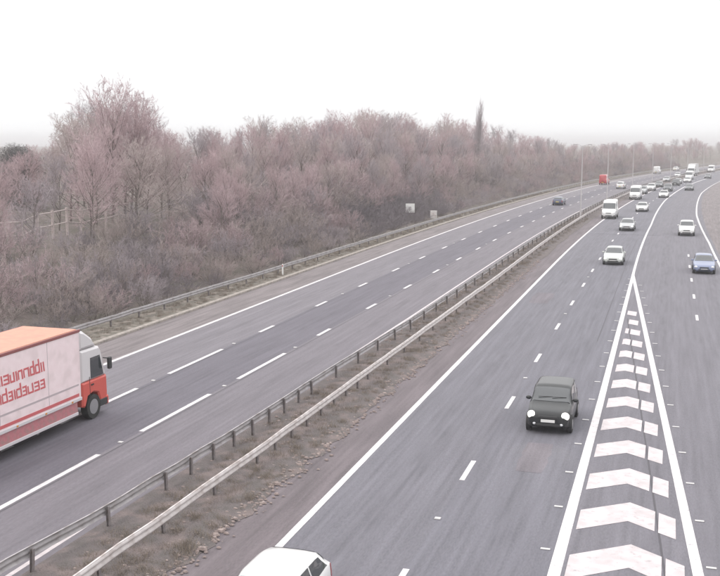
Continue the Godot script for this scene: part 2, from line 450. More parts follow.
func lorry(called: String, label: String, at: Vector3, turn: float, look: Dictionary, group := "") -> Node3D:
	# nose at z = 0, body towards +z
	var t := thing(called, label, "lorry", at, turn, group)
	var cab_low: Material = look.cab_low
	var cab_high: Material = look.cab_high
	part("cab_lower", side_prism([[0.0, 0.42], [-0.06, 0.8], [-0.04, 1.55], [1.75, 1.55], [1.75, 0.62], [1.55, 0.55], [1.35, 0.95], [0.95, 1.05], [0.6, 0.95], [0.42, 0.42]], 1.18, 0.06), cab_low, t, Vector3(0, 0, 0))
	var up := part("cab_upper", side_prism([[-0.03, 1.555], [0.28, 2.62], [0.42, 2.80], [1.75, 2.82], [1.75, 1.555]], 1.16, 0.07), cab_high, t)
	part("roof_deflector", side_prism([[0.45, 2.82], [0.75, 3.18], [1.35, 3.55], [1.72, 3.66], [1.72, 2.82]], 1.10, 0.12), cab_high, t)
	# windscreen and door glass
	var g := Geo.new()
	g.quad(Vector3(-1.0, 1.66, -0.012), Vector3(-0.95, 2.52, 0.238), Vector3(0.95, 2.52, 0.238), Vector3(1.0, 1.66, -0.012))
	part("windscreen", g.done(), M.glass, t)
	for sx in [-1.0, 1.0]:
		g = Geo.new()
		var xx: float = sx * 1.166
		var q := [Vector3(xx, 1.62, 0.18), Vector3(xx, 2.45, 0.42), Vector3(xx, 2.45, 1.12), Vector3(xx, 1.62, 1.12)]
		if sx < 0: q.reverse()
		g.quad(q[0], q[1], q[2], q[3])
		part("door_window", g.done(), M.glass, t)
		part("door_seam", rounded_box(0.006, 0.5, 0.012, 0.003), M.black_trim, t, Vector3(sx * 1.182, 1.22, 1.22))
		part("door_handle", rounded_box(0.02, 0.03, 0.09, 0.008), M.black_trim, t, Vector3(sx * 1.195, 1.38, 1.05))
		part("wing_mirror", rounded_box(0.07, 0.24, 0.10, 0.03), M.black_trim, t, Vector3(sx * 1.36, 2.05, 0.02))
		part("mirror_arm", rounded_box(0.12, 0.02, 0.02, 0.006), M.black_trim, t, Vector3(sx * 1.22, 2.25, 0.08))
		part("headlight", rounded_box(0.2, 0.12, 0.03, 0.02), M.lamp_off, t, Vector3(sx * 0.9, 0.72, -0.06))
		part("step", rounded_box(0.05, 0.14, 0.28, 0.02), M.black_trim, t, Vector3(sx * 1.16, 0.5, 0.28))
	part("grille", rounded_box(0.78, 0.26, 0.03, 0.02), M.black_trim, t, Vector3(0, 1.22, -0.055))
	part("bumper", rounded_box(1.2, 0.2, 0.12, 0.05), look.bumper, t, Vector3(0, 0.52, 0.0))
	part("number_plate", rounded_box(0.26, 0.055, 0.012, 0.005), M.plate, t, Vector3(0, 0.5, -0.13))
	# box body
	var b0 := 1.92
	var bl: float = look.length
	var hb: float = look.height
	var body := part("box_body", rounded_box(1.25, (hb - 1.02) * 0.5, bl * 0.5, 0.05), look.box, t, Vector3(0, (hb + 1.02) * 0.5, b0 + bl * 0.5))
	part("roof_panel", rounded_box(1.17, 0.02, bl * 0.5 - 0.08, 0.008), look.roof, t, Vector3(0, hb + 0.016, b0 + bl * 0.5))
	for sx in [-1.0, 1.0]:
		part("cant_rail", rounded_box(0.03, 0.055, bl * 0.5 + 0.012, 0.012), look.rail, t, Vector3(sx * 1.245, hb - 0.035, b0 + bl * 0.5))
		part("side_skirt", rounded_box(0.02, 0.22, bl * 0.5 - 0.35, 0.008), look.skirt, t, Vector3(sx * 1.19, 0.76, b0 + bl * 0.5 - 0.1))
		part("side_guard", rounded_box(0.02, 0.06, bl * 0.5 - 0.35, 0.01), look.guard, t, Vector3(sx * 1.225, 0.50, b0 + bl * 0.5 - 0.1))
		part("sill_rail", rounded_box(0.03, 0.06, bl * 0.5, 0.01), look.guard, t, Vector3(sx * 1.24, 1.04, b0 + bl * 0.5))
	part("chassis", rounded_box(0.45, 0.14, bl * 0.5 + 0.7, 0.02), M.black_trim, t, Vector3(0, 0.84, b0 + bl * 0.5 - 0.4))
	var ty := CylinderMesh.new()
	ty.top_radius = 0.48; ty.bottom_radius = 0.48; ty.height = 0.3; ty.radial_segments = 28
	var ri := CylinderMesh.new()
	ri.top_radius = 0.27; ri.bottom_radius = 0.3; ri.height = 0.31; ri.radial_segments = 24
	var axles := [1.0, b0 + bl * 0.66]
	if look.get("tag_axle", false): axles.append(b0 + bl * 0.66 + 1.3)
	for z in axles:
		for sx in [-1.0, 1.0]:
			var w := part("wheel", ty, M.tyre, t, Vector3(sx * 1.04, 0.48, z), Vector3(0, 0, PI / 2))
			part("rim", ri, M.rim, w)
	return t

# ---------------------------------------------------------------- bare winter trees
class Wood:
	var limbs := Geo.new()
	var twigs := Geo.new()
	var r: RandomNumberGenerator
	var thick := 1.0
	func bend(d: Vector3, amount: float) -> Vector3:
		return (d + Vector3(r.randf_range(-1, 1), r.randf_range(-1, 1), r.randf_range(-1, 1)) * amount).normalized()
	func away(d: Vector3, ang: float) -> Vector3:
		var e := d.cross(Vector3(r.randf_range(-1, 1), r.randf_range(-1, 1), r.randf_range(-1, 1))).normalized()
		return (d * cos(ang) + e * sin(ang)).normalized()
	func branch(p: Vector3, d: Vector3, length: float, rad: float, level: int, kids: Array, up: float):
		# level 0 limb .. last level twig; kids[level] children each
		var segs := 4 if level == 0 else (3 if level == 1 else 2)
		var q := p
		var dd := d
		var pts := [p]
		for i in segs:
			var f0 := 1.0 - 0.75 * float(i) / segs
			var f1 := 1.0 - 0.75 * float(i + 1) / segs
			var e := q + dd * length / segs
			if level == 0: limbs.cone(q, e, rad * f0, rad * f1, 5)
			elif level == kids.size() and i == segs - 1: twigs.cone(q, e, rad * f0, 0.0, 3)
			else: twigs.cone(q, e, rad * f0, rad * f1, 3)
			q = e
			pts.append(q)
			dd = bend(dd + Vector3(0, up, 0), 0.16)
		if level >= kids.size(): return
		var n: int = kids[level]
		for k in n:
			var f := lerpf(0.22, 1.0, (k + r.randf()) / n) * segs
			var i := mini(int(f), segs - 1)
			var at: Vector3 = pts[i].lerp(pts[i + 1], f - i)
			var cd := away((pts[i + 1] - pts[i]).normalized(), r.randf_range(0.45, 1.0))
			cd = (cd + Vector3(0, up * 1.5, 0)).normalized()
			branch(at, cd, length * r.randf_range(0.34, 0.6) * (1.0 - 0.3 * f / segs), maxf(rad * 0.42, 0.010 * thick), level + 1, kids, up)
func bare_tree(seed_: int, h: float, spread: float, up: float, limbs_n: int, kids: Array, bole := 0.22) -> Wood:
	var w := Wood.new()
	w.r = RandomNumberGenerator.new(); w.r.seed = seed_
	var segs := 8
	var p := Vector3(0, -0.3, 0)
	var d := Vector3(0, 1, 0)
	var rad := h * 0.011
	var pts := [p]
	for i in segs:
		var e := p + d * (h * 0.74 + 0.3) / segs
		w.limbs.cone(p, e, rad * (1.0 - 0.8 * float(i) / segs), rad * (1.0 - 0.8 * float(i + 1) / segs), 7)
		p = e; pts.append(p)
		d = w.bend(d + Vector3(0, 0.25, 0), 0.12)
	for k in limbs_n:
		var f := lerpf(bole, 0.99, pow((k + w.r.randf() * 0.7) / limbs_n, 0.8)) * segs
		var i := mini(int(f), segs - 1)
		var at: Vector3 = pts[i].lerp(pts[i + 1], f - i)
		var a := w.r.randf() * TAU
		var rise := f / segs
		var tilt := lerpf(1.15, 0.35, rise) * spread
		var dir := Vector3(cos(a) * sin(tilt), cos(tilt), sin(a) * sin(tilt))
		var ln := h * lerpf(0.46, 0.27, rise) * w.r.randf_range(0.75, 1.2)
		w.branch(at, dir, ln, rad * lerpf(0.42, 0.2, rise), 0, kids, up)
	return w
func bare_shrub(seed_: int, h: float, stems: int, kids: Array, lean: float) -> Wood:
	var w := Wood.new()
	w.r = RandomNumberGenerator.new(); w.r.seed = seed_
	for k in stems:
		var a := w.r.randf() * TAU
		var tilt := w.r.randf_range(0.1, lean)
		var dir := Vector3(cos(a) * sin(tilt), cos(tilt), sin(a) * sin(tilt))
		w.branch(Vector3(cos(a), -0.1, sin(a)) * w.r.randf_range(0.0, 0.5), dir, h * w.r.randf_range(0.6, 0.95), 0.022, 0, kids, 0.08)
	return w
func leafy(seed_: int, h: float, wide: float, n: int, leaf: float) -> Geo:
	# evergreen crown: small leaf faces in clumps through the crown's volume
	var r := RandomNumberGenerator.new(); r.seed = seed_
	var g := Geo.new()
	var clumps := []
	for k in 46:
		var y := r.randf_range(0.12, 1.0)
		var rr: float = wide * sqrt(maxf(0.05, 1.0 - pow(absf(y - 0.42) / 0.62, 2.0))) * sqrt(r.randf())
		var a := r.randf() * TAU
		clumps.append([Vector3(cos(a) * rr, y * h, sin(a) * rr), r.randf_range(0.12, 0.26) * wide + 0.1])
	for k in n:
		var c: Array = clumps[r.randi() % clumps.size()]
		var dir: Vector3 = Vector3(r.randfn(), r.randfn(), r.randfn()).normalized() * c[1] * pow(r.randf(), 0.4)
		var p: Vector3 = c[0] + dir
		var u := Vector3(r.randfn(), r.randfn(), r.randfn()).normalized()
		var v := u.cross(Vector3(r.randfn(), r.randfn(), r.randfn())).normalized()
		g.quad(p - u * leaf, p + v * leaf * 0.45, p + u * leaf, p - v * leaf * 0.45)
	return g

# ---------------------------------------------------------------- ground
var bump := FastNoiseLite.new()
func ground_y(x: float, s: float) -> float:
	if x < -31.3:
		var d := -31.3 - x
		return -0.06 + 3.3 * smoothstep(0.0, 15.0, d) + 1.2 * smoothstep(20.0, 60.0, d) + bump.get_noise_2d(x * 2.0, s * 2.0) * 0.6 * smoothstep(0.0, 4.0, d)
	if x > 6.8:
		var d := x - 6.8
		return -0.06 + 1.4 * smoothstep(2.0, 16.0, d) + bump.get_noise_2d(x * 2.0, s * 2.0) * 0.35 * smoothstep(0.0, 3.0, d)
	return -0.06

func _ready():
	rng.seed = 4242
	# ------------------------------------------------ camera, sky, sun, exposure
	var cam := Camera3D.new()
	cam.name = "camera"
	add_child(cam)
	var pitch := atan((288.0 - 143.0) / 1010.0)
	var yaw := atan2((672.0 - 360.0) / 1010.0, 1.0 / cos(pitch))
	cam.position = Vector3(0, 10.8, 0)
	cam.rotation = Vector3(-pitch, yaw, 0)
	cam.fov = rad_to_deg(2.0 * atan(288.0 / 1010.0))
	cam.near = 0.5; cam.far = 6000.0
	cam.current = true
	var env := Environment.new()
	var sky := Sky.new()
	var sm := ProceduralSkyMaterial.new()
	sm.sky_top_color = Color(1.0, 0.995, 0.997)
	sm.sky_horizon_color = srgb(Color(0.43, 0.432, 0.435))
	sm.sky_curve = 0.6
	sm.sky_energy_multiplier = 1.75
	sm.ground_bottom_color = srgb(Color(0.12, 0.11, 0.11))
	sm.ground_horizon_color = srgb(Color(0.3, 0.29, 0.3))
	sm.sun_angle_max = 0.0
	sky.sky_material = sm
	env.background_mode = Environment.BG_SKY
	env.sky = sky
	env.tonemap_mode = Environment.TONE_MAPPER_LINEAR
	env.tonemap_exposure = 0.68
	env.fog_enabled = true
	env.fog_density = 0.0006
	env.fog_light_color = Color(0.90, 0.895, 0.90)
	env.sdfgi_enabled = true; env.ssao_enabled = true; env.ssil_enabled = true
	var we := WorldEnvironment.new()
	we.name = "world_environment"; we.environment = env
	add_child(we)
	var sun := DirectionalLight3D.new()
	sun.name = "sun"
	add_child(sun)
	sun.rotation_degrees = Vector3(-48, -38, 0)
	sun.light_energy = 0.45
	sun.light_angular_distance = 14.0
	sun.light_color = Color(1.0, 0.97, 0.93)
	sun.shadow_enabled = true

	bump.seed = 5; bump.frequency = 0.06; bump.fractal_octaves = 3
	build_materials()
	build_ground()
	build_roads()
	build_median()
	build_barriers()
	build_lamps()
	build_roadside()
	build_trees()
	build_traffic()

func build_ground():
	var xs := [-1500.0, -500.0, -200.0, -120.0, -90.0, -75.0, -65.0]
	var x := -60.0
	while x < -31.3:
		xs.append(x); x += 1.4
	xs.append_array([-31.3, -28.0, -10.0, 5.0, 6.8])
	x = 7.6
	while x < 26.0:
		xs.append(x); x += 1.4
	xs.append_array([32.0, 45.0, 70.0, 120.0, 250.0, 600.0, 1500.0])
	var ss := []
	var s := -90.0
	while s < 2600.0:
		ss.append(s)
		s += 2.0 if s > -20.0 and s < 180.0 else (6.0 if s < 500.0 else 60.0)
	var g := Geo.new()
	for i in ss.size() - 1:
		for j in xs.size() - 1:
			var p := []
			for k in [[i, j], [i + 1, j], [i + 1, j + 1], [i, j + 1]]: p.append(rp(ss[k[0]], xs[k[1]], ground_y(xs[k[1]], ss[k[0]])))
			g.quad(p[0], p[1], p[2], p[3])
	struct("ground", g.done(true), M.bank)
	# right-hand verge turf
	g = Geo.new()
	for i in ss.size() - 1:
		if ss[i] > 500.0: break
		for j in range(xs.find(6.8), xs.find(26.0) if xs.has(26.0) else xs.size() - 8):
			var p := []
			for k in [[i, j], [i + 1, j], [i + 1, j + 1], [i, j + 1]]: p.append(rp(ss[k[0]], xs[k[1]], ground_y(xs[k[1]], ss[k[0]]) + 0.03))
			g.quad(p[0], p[1], p[2], p[3])
	struct("verge_right", g.done(true), M.grass)

func mark_at(parent: Node, called: String, mesh: Mesh, mat: Material, s: float, x: float, y: float):
	return part(called, mesh, mat, parent, rp(s, x, y), Vector3(0, heading(s), 0))
func slab(w: float, l: float) -> ArrayMesh:
	var g := Geo.new()
	g.box(Vector3(0, 0, 0), Vector3(w * 0.5, 0.003, l * 0.5))
	return g.done()
const GORE := [[20.0, 1.44], [86.0, -2.62], [2000.0, -2.62]]
func build_roads():
	var S1 := 900.0
	# carriageway leaving the camera: three lanes of differently aged asphalt and a narrow shoulder
	var a := struct("carriageway_away", ribbon(-26.2, -22.3, -60.0, S1, 0.0), M.lane_a)
	part("lane_surface", ribbon(-22.3, -18.75, -60.0, S1, 0.0), M.lane_b, a)
	part("lane_surface", ribbon(-18.75, [[20.0, -15.2], [60.0, -14.6], [100.0, -14.5]], -60.0, S1, 0.0), M.lane_c, a)
	part("shoulder", ribbon(-29.3, -26.2, -60.0, S1, 0.0), M.shoulder, a)
	part("edge_line", ribbon(-26.42, -26.18, -60.0, S1, 0.006), M.paint, a)
	part("edge_line", ribbon([[20.0, -15.62], [60.0, -15.3], [100.0, -15.25]], [[20.0, -15.47], [60.0, -15.15], [100.0, -15.1]], -60.0, S1, 0.006), M.paint_worn, a)
	for x in [-22.12, -18.57]: part("joint", ribbon(x, x + 0.05, -60.0, 300.0, 0.004), M.joint, a)
	var long_dash := slab(0.2, 6.0)
	var short_dash := slab(0.2, 2.2)
	for x in [-22.3, -18.75]:
		for s in [9.0, 18.0, 27.0, 36.0, 45.0]: mark_at(a, "lane_dash", long_dash, M.paint, s, x, 0.006)
		var s := 54.2
		while s < 420.0:
			mark_at(a, "lane_dash", short_dash, M.paint, s, x, 0.006)
			s += 9.75
	var stud := rounded_box(0.09, 0.02, 0.07, 0.01)
	for x in [-22.3, -18.75]:
		for s in [31.5, 40.5, 49.5, 68.6, 88.0, 107.6]: mark_at(a, "road_stud", stud, M.stud, s, x, 0.02)
	# carriageway coming towards the camera
	var b := struct("carriageway_oncoming", ribbon(-9.7, -6.05, -60.0, S1, 0.0), M.lane_d)
	part("lane_surface", ribbon(-6.05, -2.5, -60.0, S1, 0.0), M.lane_e, b)
	part("hard_strip", ribbon([[20.0, -12.4], [32.0, -12.1], [100.0, -12.0]], -9.7, -60.0, S1, 0.0), M.strip, b)
	part("edge_line", ribbon(-9.82, -9.6, -60.0, S1, 0.006), M.paint, b)
	part("joint", ribbon(-3.5, -3.46, 56.0, 118.0, 0.004), M.joint, b)
	var dash := slab(0.17, 2.1)
	var s := 4.2
	while s < 420.0:
		mark_at(b, "lane_dash", dash, M.paint, s, -6.05, 0.006)
		s += 9.3
	for q in [18.0, 27.5, 46.0, 64.6, 83.2]: mark_at(b, "road_stud", stud, M.stud, q, -6.05, 0.02)
	# diverging slip road
	var c := struct("slip_road", ribbon(-2.5, 1.9, -60.0, 260.0, 0.0), M.slip)
	part("lane_surface", ribbon(1.9, [[-60.0, 9.5], [30.0, 6.6], [70.0, 5.4], [116.0, 4.6], [233.0, 1.9], [235.0, 1.9], [2000.0, 1.9]], -60.0, 232.0, 0.0), M.slip, c)
	part("lane_surface", ribbon(-2.5, 1.6, 260.0, S1, 0.0), M.slip, c)
	part("edge_line", ribbon([[-60.0, 9.1], [30.0, 6.1], [70.0, 4.9], [116.0, 4.05], [161.0, 2.6], [233.0, 1.2], [300.0, 1.3]], [[-60.0, 9.3], [30.0, 6.3], [70.0, 5.1], [116.0, 4.27], [161.0, 2.83], [233.0, 1.42], [300.0, 1.5]], -60.0, S1, 0.006), M.paint, c)
	part("hard_strip", ribbon([[-60.0, 9.5], [30.0, 6.6], [70.0, 5.4], [116.0, 4.6], [233.0, 1.9], [240.0, 1.6], [2000.0, 1.6]], 6.9, -60.0, S1, -0.01), M.shoulder, c)
	for q in [65.6, 74.8, 84.0, 93.2, 102.4]: mark_at(c, "lane_dash", dash, M.paint, q, 1.95, 0.006)
	part("joint", slab(9.0, 0.06), M.joint, b, rp(124.0, -5.2, 0.004), Vector3(0, heading(124.0), 0))
	for q in [[34.2, -4.1, 0.95, 3.4], [71.0, -8.3, 1.3, 5.0], [101.0, -4.6, 1.4, 4.0]]:
		var pg := Geo.new()
		for i in 8:
			var l0: float = q[3] * (i / 8.0 - 0.5)
			var l1: float = q[3] * ((i + 1) / 8.0 - 0.5)
			var w0: float = q[2] * (0.5 + 0.14 * bump.get_noise_2d(i * 40.0, q[0])); var w1: float = q[2] * (0.5 + 0.14 * bump.get_noise_2d((i + 1) * 40.0, q[0]))
			pg.quv(rp(q[0] + l0, q[1] - w0, 0.004), rp(q[0] + l1, q[1] - w1, 0.004), rp(q[0] + l1, q[1] + w1, 0.004), rp(q[0] + l0, q[1] + w0, 0.004), Vector2(q[1] - w0, l0), Vector2(q[1] - w1, l1), Vector2(q[1] + w1, l1), Vector2(q[1] + w0, l0))
		part("repair_patch", pg.done(true), M.patch, b)
	# splitter line and painted nose
	part("splitter_line", ribbon([[86.0, -2.74], [140.0, -2.95], [200.0, -4.1], [260.0, -4.6], [400.0, -4.0]], [[86.0, -2.52], [140.0, -2.73], [200.0, -3.85], [260.0, -4.3], [400.0, -3.7]], 86.0, 330.0, 0.006), M.paint, b)
	part("gore_line", ribbon([[-40.0, -2.5], [25.0, -2.56], [42.0, -2.56], [86.0, -2.74]], [[-40.0, -2.2], [25.0, -2.24], [42.0, -2.28], [86.0, -2.50]], -40.0, 86.4, 0.0065), M.paint, b)
	part("gore_line", ribbon([[20.0, 1.30], [86.0, -2.76]], [[20.0, 1.58], [86.0, -2.52]], 8.0, 86.0, 0.0085), M.paint, b)
	part("joint", ribbon([[20.0, 0.60], [66.0, -2.35]], [[20.0, 0.66], [66.0, -2.29]], 12.0, 64.0, 0.004), M.joint, b)
	# chevron bars, each in two pieces either side of the asphalt joint
	for k in 15:
		var sp := 20.5 + 3.34 * k
		for side in 2:
			var g := Geo.new()
			var peak := -0.6 - 1.85 * (sp - 27.0) / 40.0
			var V := func(x: float, ds: float) -> Vector3:
				return rp(sp - absf(x - peak) * 0.78 - ds, x, 0.0)
			var sm := sp - 1.2
			var xl := -2.26
			var xr := lerpf(1.28, -2.78, (sm - 20.0) / 66.0)
			var jt := lerpf(0.63, -2.32, (sm - 20.0) / 46.0)
			var lo := xl + 0.12 if side == 0 else jt + 0.05
			var hi := minf(jt - 0.05, xr - 0.15) if side == 0 else xr - 0.15
			if hi - lo < 0.12: continue
			var cuts := [lo, hi]
			if lo < peak and hi > peak: cuts = [lo, peak, hi]
			for i in cuts.size() - 1:
				var up := Vector3(0, 0.0075, 0)
				g.quad(V.call(cuts[i], 1.6) + up, V.call(cuts[i], 0.0) + up, V.call(cuts[i + 1], 0.0) + up, V.call(cuts[i + 1], 1.6) + up)
			part("chevron_bar", g.done(true), M.paint_worn, b)
	var tick := rounded_box(0.13, 0.012, 0.05, 0.008)
	for k in 20:
		var sq := 19.5 + 3.34 * k
		mark_at(b, "road_stud", tick, M.stud, sq, -2.80, 0.014)
		if sq < 80.0: mark_at(c, "road_stud", tick, M.stud, sq, lerpf(1.44, -2.62, (sq - 20.0) / 66.0) + 0.36, 0.014)

const BACK_RAIL := [[-40.0, -15.6], [20.0, -15.2], [23.0, -14.85], [27.0, -14.7], [33.0, -14.5], [42.0, -14.45], [56.0, -14.1], [80.0, -13.9], [110.0, -13.8]]
const FRONT_RAIL := [[-40.0, -13.2], [20.0, -13.05], [31.0, -12.85], [57.0, -12.65], [78.0, -12.45], [110.0, -12.4]]
func build_median():
	var g := Geo.new()
	var s := -20.0
	var nx := 9
	while s < 420.0:
		var st := 0.6 if s < 90.0 else 3.0
		for j in nx:
			var p := []
			for k in [[0, 0], [1, 0], [1, 1], [0, 1]]:
				var sv: float = s + st * k[0]
				var f := float(j + k[1]) / nx
				var x0 := lerp_table([[20.0, -15.2], [60.0, -14.6], [100.0, -14.5]], sv) - 0.06
				var x1 := lerp_table([[20.0, -11.75], [32.0, -11.4], [100.0, -11.3]], sv) + 0.05
				var x := lerpf(x0, x1, f)
				if f > 0.9: x += bump.get_noise_2d(sv * 9.0, 3.0) * 0.45
				var edge := minf(f, 1.0 - f) * 6.0
				p.append(rp(sv, x, 0.012 + minf(edge, 1.0) * (0.09 + 0.09 * bump.get_noise_2d(x * 14.0, sv * 8.0))))
			g.quad(p[0], p[1], p[2], p[3])
		s += st
	struct("median_ground", g.done(true), M.dirt)
	# loose stones and dead tufts along its edges: nobody could count them
	var sg := Geo.new()
	var pts := []
	var r := RandomNumberGenerator.new(); r.seed = 77
	for i in 10:
		var a := TAU * i / 10.0
		pts.append(Vector3(cos(a), 0, sin(a)) * r.randf_range(0.7, 1.1))
	for i in 10:
		var p: Vector3 = pts[i]
		var q: Vector3 = pts[(i + 1) % 10]
		var up := Vector3(0, 0.55, 0)
		sg.quad(p - up * 0.3, q - up * 0.3, q * 0.7 + up, p * 0.7 + up)
		sg.tri(p * 0.7 + up, q * 0.7 + up, Vector3(0.1, 0.75, 0))
	var stone := sg.done()
	var mm := MultiMesh.new()
	mm.transform_format = MultiMesh.TRANSFORM_3D
	mm.mesh = stone
	mm.instance_count = 2600
	for i in 2600:
		var sv: float = 19.0 + 75.0 * pow(r.randf(), 1.3)
		var edge := r.randf() < 0.72
		var x: float = (lerp_table([[20.0, -11.8], [32.0, -11.45], [100.0, -11.4]], sv) + r.randfn(-0.1, 0.26)) if edge else r.randf_range(-14.6, -11.5)
		var sc: float = r.randf_range(0.015, 0.06) * (1.0 if r.randf() < 0.96 else 1.8)
		mm.set_instance_transform(i, Transform3D(Basis(Vector3.UP, r.randf() * TAU).scaled(Vector3(sc * 1.5, sc, sc)), rp(sv, x, 0.03 if edge else 0.08)))
	var mi := MultiMeshInstance3D.new()
	mi.name = "rubble"; mi.multimesh = mm; mi.material_override = M.stone_a
	mi.set_meta("kind", "stuff"); tag(mi, "loose pinkish stones and grit strewn along the central reservation", "rubble")
	add_child(mi)
	# tufts of dead grass
	var tg := Geo.new()
	for k in 34:
		var a := r.randf() * TAU
		var d := Vector3(cos(a), 0, sin(a))
		var base := d * r.randf_range(0.0, 0.3)
		var tip := base + Vector3(r.randf_range(-0.2, 0.2), 0, r.randf_range(-0.2, 0.2)) + Vector3(0, r.randf_range(0.08, 0.32), 0)
		tg.cone(base, tip, 0.008, 0.0, 3)
	var tuft := tg.done()
	mm = MultiMesh.new()
	mm.transform_format = MultiMesh.TRANSFORM_3D
	mm.mesh = tuft
	mm.instance_count = 5200
	for i in 5200:
		var where := r.randf()
		var p: Vector3
		if where < 0.4:
			var sv := 19.0 + 130.0 * pow(r.randf(), 1.4)
			p = rp(sv, r.randf_range(-14.4, -11.7), 0.07)
		elif where < 0.75:
			var sv := r.randf_range(38.0, 230.0)
			p = rp(sv, r.randf_range(-31.8, -30.0), 0.05)
		else:
			var sv := r.randf_range(60.0, 260.0)
			var x := r.randf_range(7.0, 14.0)
			p = rp(sv, x, ground_y(x, sv) + 0.03)
		var sc := r.randf_range(0.3, 0.85)
		mm.set_instance_transform(i, Transform3D(Basis(Vector3.UP, r.randf() * TAU).scaled(Vector3(sc, sc, sc)), p))
	mi = MultiMeshInstance3D.new()
	mi.name = "dead_grass"; mi.multimesh = mm; mi.material_override = M.straw
	mi.set_meta("kind", "stuff"); tag(mi, "tufts of dead straw coloured grass on the verges", "grass")
	add_child(mi)
	# left verge and concrete edging
	g = Geo.new()
	s = -20.0
	while s < 500.0:
		var st := 1.0 if s < 120.0 else 4.0
		for j in 5:
			var p := []
			for k in [[0, 0], [1, 0], [1, 1], [0, 1]]:
				var sv: float = s + st * k[0]
				var x := lerpf(-32.4, -29.6, (j + k[1]) / 5.0)
				p.append(rp(sv, x, 0.03 + 0.10 * absf(bump.get_noise_2d(x * 9.0, sv * 7.0)) + (0.14 if j + k[1] == 0 else 0.0)))
			g.quad(p[0], p[1], p[2], p[3])
		s += st
	struct("verge_left", g.done(true), M.verge)
	var kerb_mesh := rounded_box(0.16, 0.085, 1.94, 0.02)
	var kb := struct("kerb", rounded_box(0.16, 0.085, 1.94, 0.02), M.kerb)
	kb.position = rp(30.0, -29.42, 0.05)
	s = 34.0
	while s < 230.0:
		var o := part("kerb_stone", kerb_mesh, M.kerb, kb)
		o.position = rp(s, -29.42, 0.05) - kb.position
		o.rotation.y = heading(s)
		s += 3.95

func w_beam(table: Array, s0: float, s1: float, top: float, face: float) -> ArrayMesh:
	# corrugated beam 0.31 m deep, ridges towards `face`
	var prof := [[0.0, 0.0], [0.02, 0.03], [0.07, 0.075], [0.02, 0.12], [0.0, 0.155], [0.02, 0.19], [0.07, 0.235], [0.02, 0.28], [0.0, 0.31]]
	var g := Geo.new()
	var s := s0
	while s < s1:
		var e := minf(s1, s + (1.6 if s < 120.0 else 5.0))
		for k in prof.size() - 1:
			for thick in [0.0, 0.006]:
				var P := func(sv: float, q: Array) -> Vector3: return rp(sv, lerp_table(table, sv) + face * (q[0] + thick) + 0.025 * bump.get_noise_2d(sv * 5.0, top * 90.0 + face * 40.0), top - 0.31 + q[1] + 0.03 * bump.get_noise_2d(sv * 6.0, face * 70.0))
				g.quad(P.call(s, prof[k]), P.call(e, prof[k]), P.call(e, prof[k + 1]), P.call(s, prof[k + 1]))
		# folded top edge
		var lip := func(sv: float, dx: float) -> Vector3: return rp(sv, lerp_table(table, sv) + dx + 0.025 * bump.get_noise_2d(sv * 5.0, top * 90.0 + face * 40.0), top + 0.03 * bump.get_noise_2d(sv * 6.0, face * 70.0))
		g.quad(lip.call(s, -0.02), lip.call(e, -0.02), lip.call(e, 0.03), lip.call(s, 0.03))
		s = e
	return g.done(true)
func barrier(label: String, table: Array, face: float, s0: float, s1: float, dense: Array, mat: Material):
	var t := thing("crash_barrier", label, "crash barrier", rp(s0, lerp_table(table, s0)))
	var o := part("beam", w_beam(table, s0, s1, 0.72, face), mat, t)
	o.position = -t.position
	var pg := Geo.new()
	pg.box(Vector3(0, 0.3, 0), Vector3(0.035, 0.36, 0.006)); pg.box(Vector3(0.035, 0.3, 0), Vector3(0.006, 0.36, 0.05)); pg.box(Vector3(-0.035, 0.3, 0), Vector3(0.006, 0.36, 0.05))
	var pm := pg.done()
	var s := s0 + 0.8
	while s < s1:
		part("post", pm, M.post, t, rp(s, lerp_table(table, s) - face * 0.06) - t.position, Vector3(rng.randfn(0.0, 0.02), heading(s), rng.randfn(0.0, 0.025)))
		s += 1.6 if s > dense[0] and s < dense[1] else 3.2
func build_barriers():
	barrier("grey steel crash barrier in the central reservation beside the lanes leading away", BACK_RAIL, -1.0, 4.0, 520.0, [26.0, 40.0], M.steel)
	barrier("pale steel crash barrier in the central reservation beside the oncoming lanes", FRONT_RAIL, 1.0, 4.0, 520.0, [28.0, 43.0], M.steel_pale)
	barrier("weathered steel crash barrier along the foot of the wooded bank", [[-40.0, -31.3], [50.0, -31.3], [75.0, -30.8], [110.0, -30.5]], 1.0, 16.0, 540.0, [0.0, 0.0], M.steel)

func build_lamps():
	var first: Node3D = null
	var words := ["nearest double armed lamp column in the central reservation", "second double armed lamp column along the central reservation", "third double armed lamp column along the central reservation", "fourth double armed lamp column along the central reservation", "fifth double armed lamp column along the central reservation", "sixth double armed lamp column along the central reservation", "seventh and farthest double armed lamp column in the central reservation"]
	var ss := [149.0, 186.0, 231.0, 272.0, 314.0, 356.0, 398.0]
	for i in 7:
		var at := rp(ss[i], -13.1, 0.05)
		if first == null:
			first = thing("lamp_column", words[0], "street lamp", at, heading(ss[i]), "lamp columns in the central reservation")
			var g := Geo.new()
			g.cone(Vector3.ZERO, Vector3(0, 1.4, 0), 0.12, 0.12, 12)
			g.cone(Vector3(0, 1.4, 0), Vector3(0, 10.4, 0), 0.085, 0.05, 12)
			part("column", g.done(true), M.column, first)
			for sx in [-1.0, 1.0]:
				g = Geo.new()
				var p := Vector3(0, 10.2, 0)
				for k in 5:
					var q := Vector3(sx * 0.75 * (k + 1) / 5.0, 10.2 + 0.35 * sin((k + 1) / 5.0 * PI * 0.5), 0)
					g.cone(p, q, 0.025, 0.025, 8)
					p = q
				part("arm", g.done(true), M.column, first)
				part("lantern", rounded_box(0.3, 0.06, 0.12, 0.04), M.column, first, Vector3(sx * 1.0, 10.56, 0))
		else: copy_of(first, at, heading(ss[i]), words[i])

